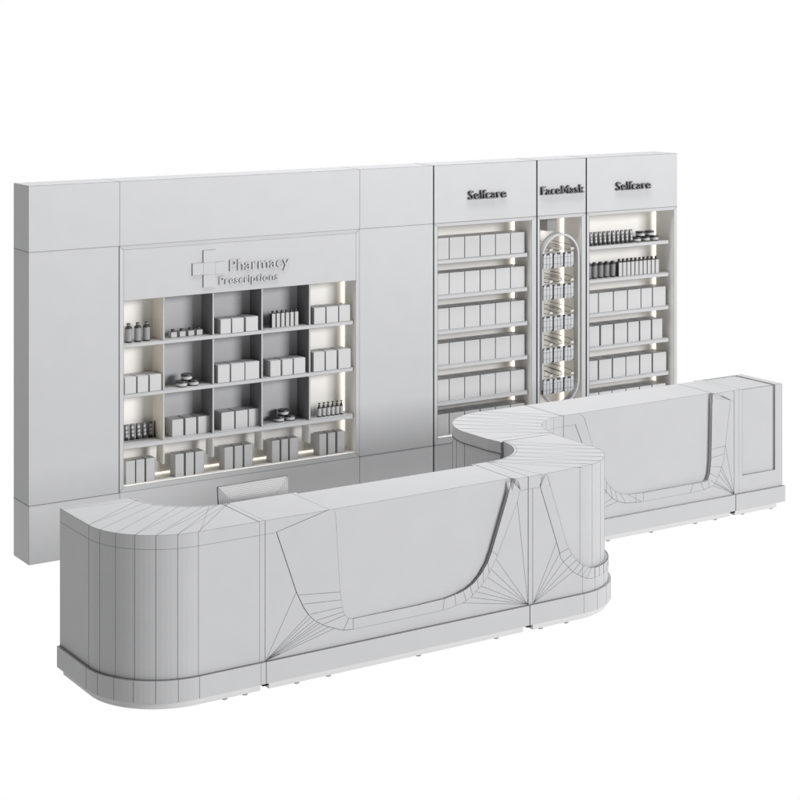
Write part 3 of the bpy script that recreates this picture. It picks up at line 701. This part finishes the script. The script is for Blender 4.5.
mb = MB(); mb.box(JE1+.014, 5.155, YE+.012, YEB-.01, .010, ZL); mb.build('base_strip', [STRIP, SEAM_SHADE], bodyF)
for x in (4.835, 5.116):
    mb = MB(); mb.lathe([(.016,0),(.016,.0095)], x, YE+.036, 14); mb.build('foot', [GREYP], bodyF, origin=(x,YE+.036,0))
mb = MB(); mb.box(JE1-.024, JE1+.010, YE+.002, YE+.05, .033, ZL-.001); mb.build('notch_shade_block', [DARKLINE], bodyF)

# ------------------------------------------------------------------ monitor on the staff side
mon = empty('monitor', (.497, -2.215, .7205), 'pale flat monitor behind the front counter, only its top edge showing', 'monitor')
mon.rotation_euler = (math.radians(-6), 0, math.radians(2.0))
mb = MB(); hw, z0, z1 = .233, .77, .951; X0 = .497
mb.box(X0-hw, X0+hw, -2.215, -2.208, z0, z1)
prev = None
for k in range(9):
    i = .004+.0105*k; y = -2.215-.012*math.sin(PI/2*k/8)
    ring = [(X0-hw+i,y,z0+i),(X0+hw-i,y,z0+i),(X0+hw-i,y,z1-i*.98),(X0-hw+i,y,z1-i*.98)]
    if prev:
        for a in range(4): b = (a+1)%4; mb.quad(prev[a],prev[b],ring[b],ring[a])
    mb.poly(ring, .0014, close=True); prev = ring
mb.quad(*prev)
mb.line((X0-hw,-2.215,z1),(prev[3][0],prev[3][1],prev[3][2]),.0024); mb.line((X0+hw,-2.215,z1),(prev[2][0],prev[2][1],prev[2][2]),.0024)
mb.line((X0-hw,-2.216,z0),(X0-hw,-2.216,z1),.005); mb.line((X0-hw,-2.215,z1),(X0+hw,-2.215,z1),.003)
mb.build('casing', [CARTON, SEAM_SHADE], mon)
mb = MB(); mb.box(X0-.02, X0+.02, -2.205, -2.185, .73, .80); mb.box(X0-.10, X0+.10, -2.265, -2.125, .7205, .73); mb.build('stand', [GREYP], mon)

# ------------------------------------------------------------------ world, lamps, camera
w = D.worlds.new('World'); S.world = w; w.use_nodes = True; nt = w.node_tree
bg = nt.nodes['Background']
tc = nt.nodes.new('ShaderNodeTexCoord'); sep = nt.nodes.new('ShaderNodeSeparateXYZ'); rp = nt.nodes.new('ShaderNodeValToRGB')
nt.links.new(tc.outputs['Generated'], sep.inputs[0]); nt.links.new(sep.outputs['Z'], rp.inputs['Fac'])
rp.color_ramp.elements[0].position = .04; rp.color_ramp.elements[0].color = (1,1,1,1)
rp.color_ramp.elements[1].position = .18; rp.color_ramp.elements[1].color = (.05,.05,.052,1)
nt.links.new(rp.outputs['Color'], bg.inputs['Color']); bg.inputs['Strength'].default_value = 1.0

def area(name, loc, target, sx, sy, power, col=(1,1,1)):
    l = D.lights.new(name, 'AREA'); l.shape = 'RECTANGLE'; l.size = sx; l.size_y = sy; l.energy = power; l.color = col
    o = D.objects.new(name, l); C.objects.link(o); o.location = loc
    o.rotation_euler = (Vector(target)-Vector(loc)).to_track_quat('-Z', 'Y').to_euler(); return o
area('front_softbox', (18.5,-29,8.6), (2.4,-1,1.1), 13, 9, 11400)
area('top_softbox', (3.0,-1.0,9.0), (3.0,-1.7,.8), 9, 3, 1230)

cam = D.cameras.new('camera'); co = D.objects.new('camera', cam); C.objects.link(co); S.camera = co
co.location = (-4.4658,-11.459,3.5727); co.rotation_euler = (PI/2, 0, -.5718)
cam.sensor_width = 36; cam.lens = 1828.85/800*36; cam.shift_y = -(400-23.31)/800; cam.shift_x = 0
cam.clip_end = 2000
S.view_settings.view_transform = 'Standard'; S.view_settings.look = 'None'; S.view_settings.exposure = 0; S.view_settings.gamma = 1
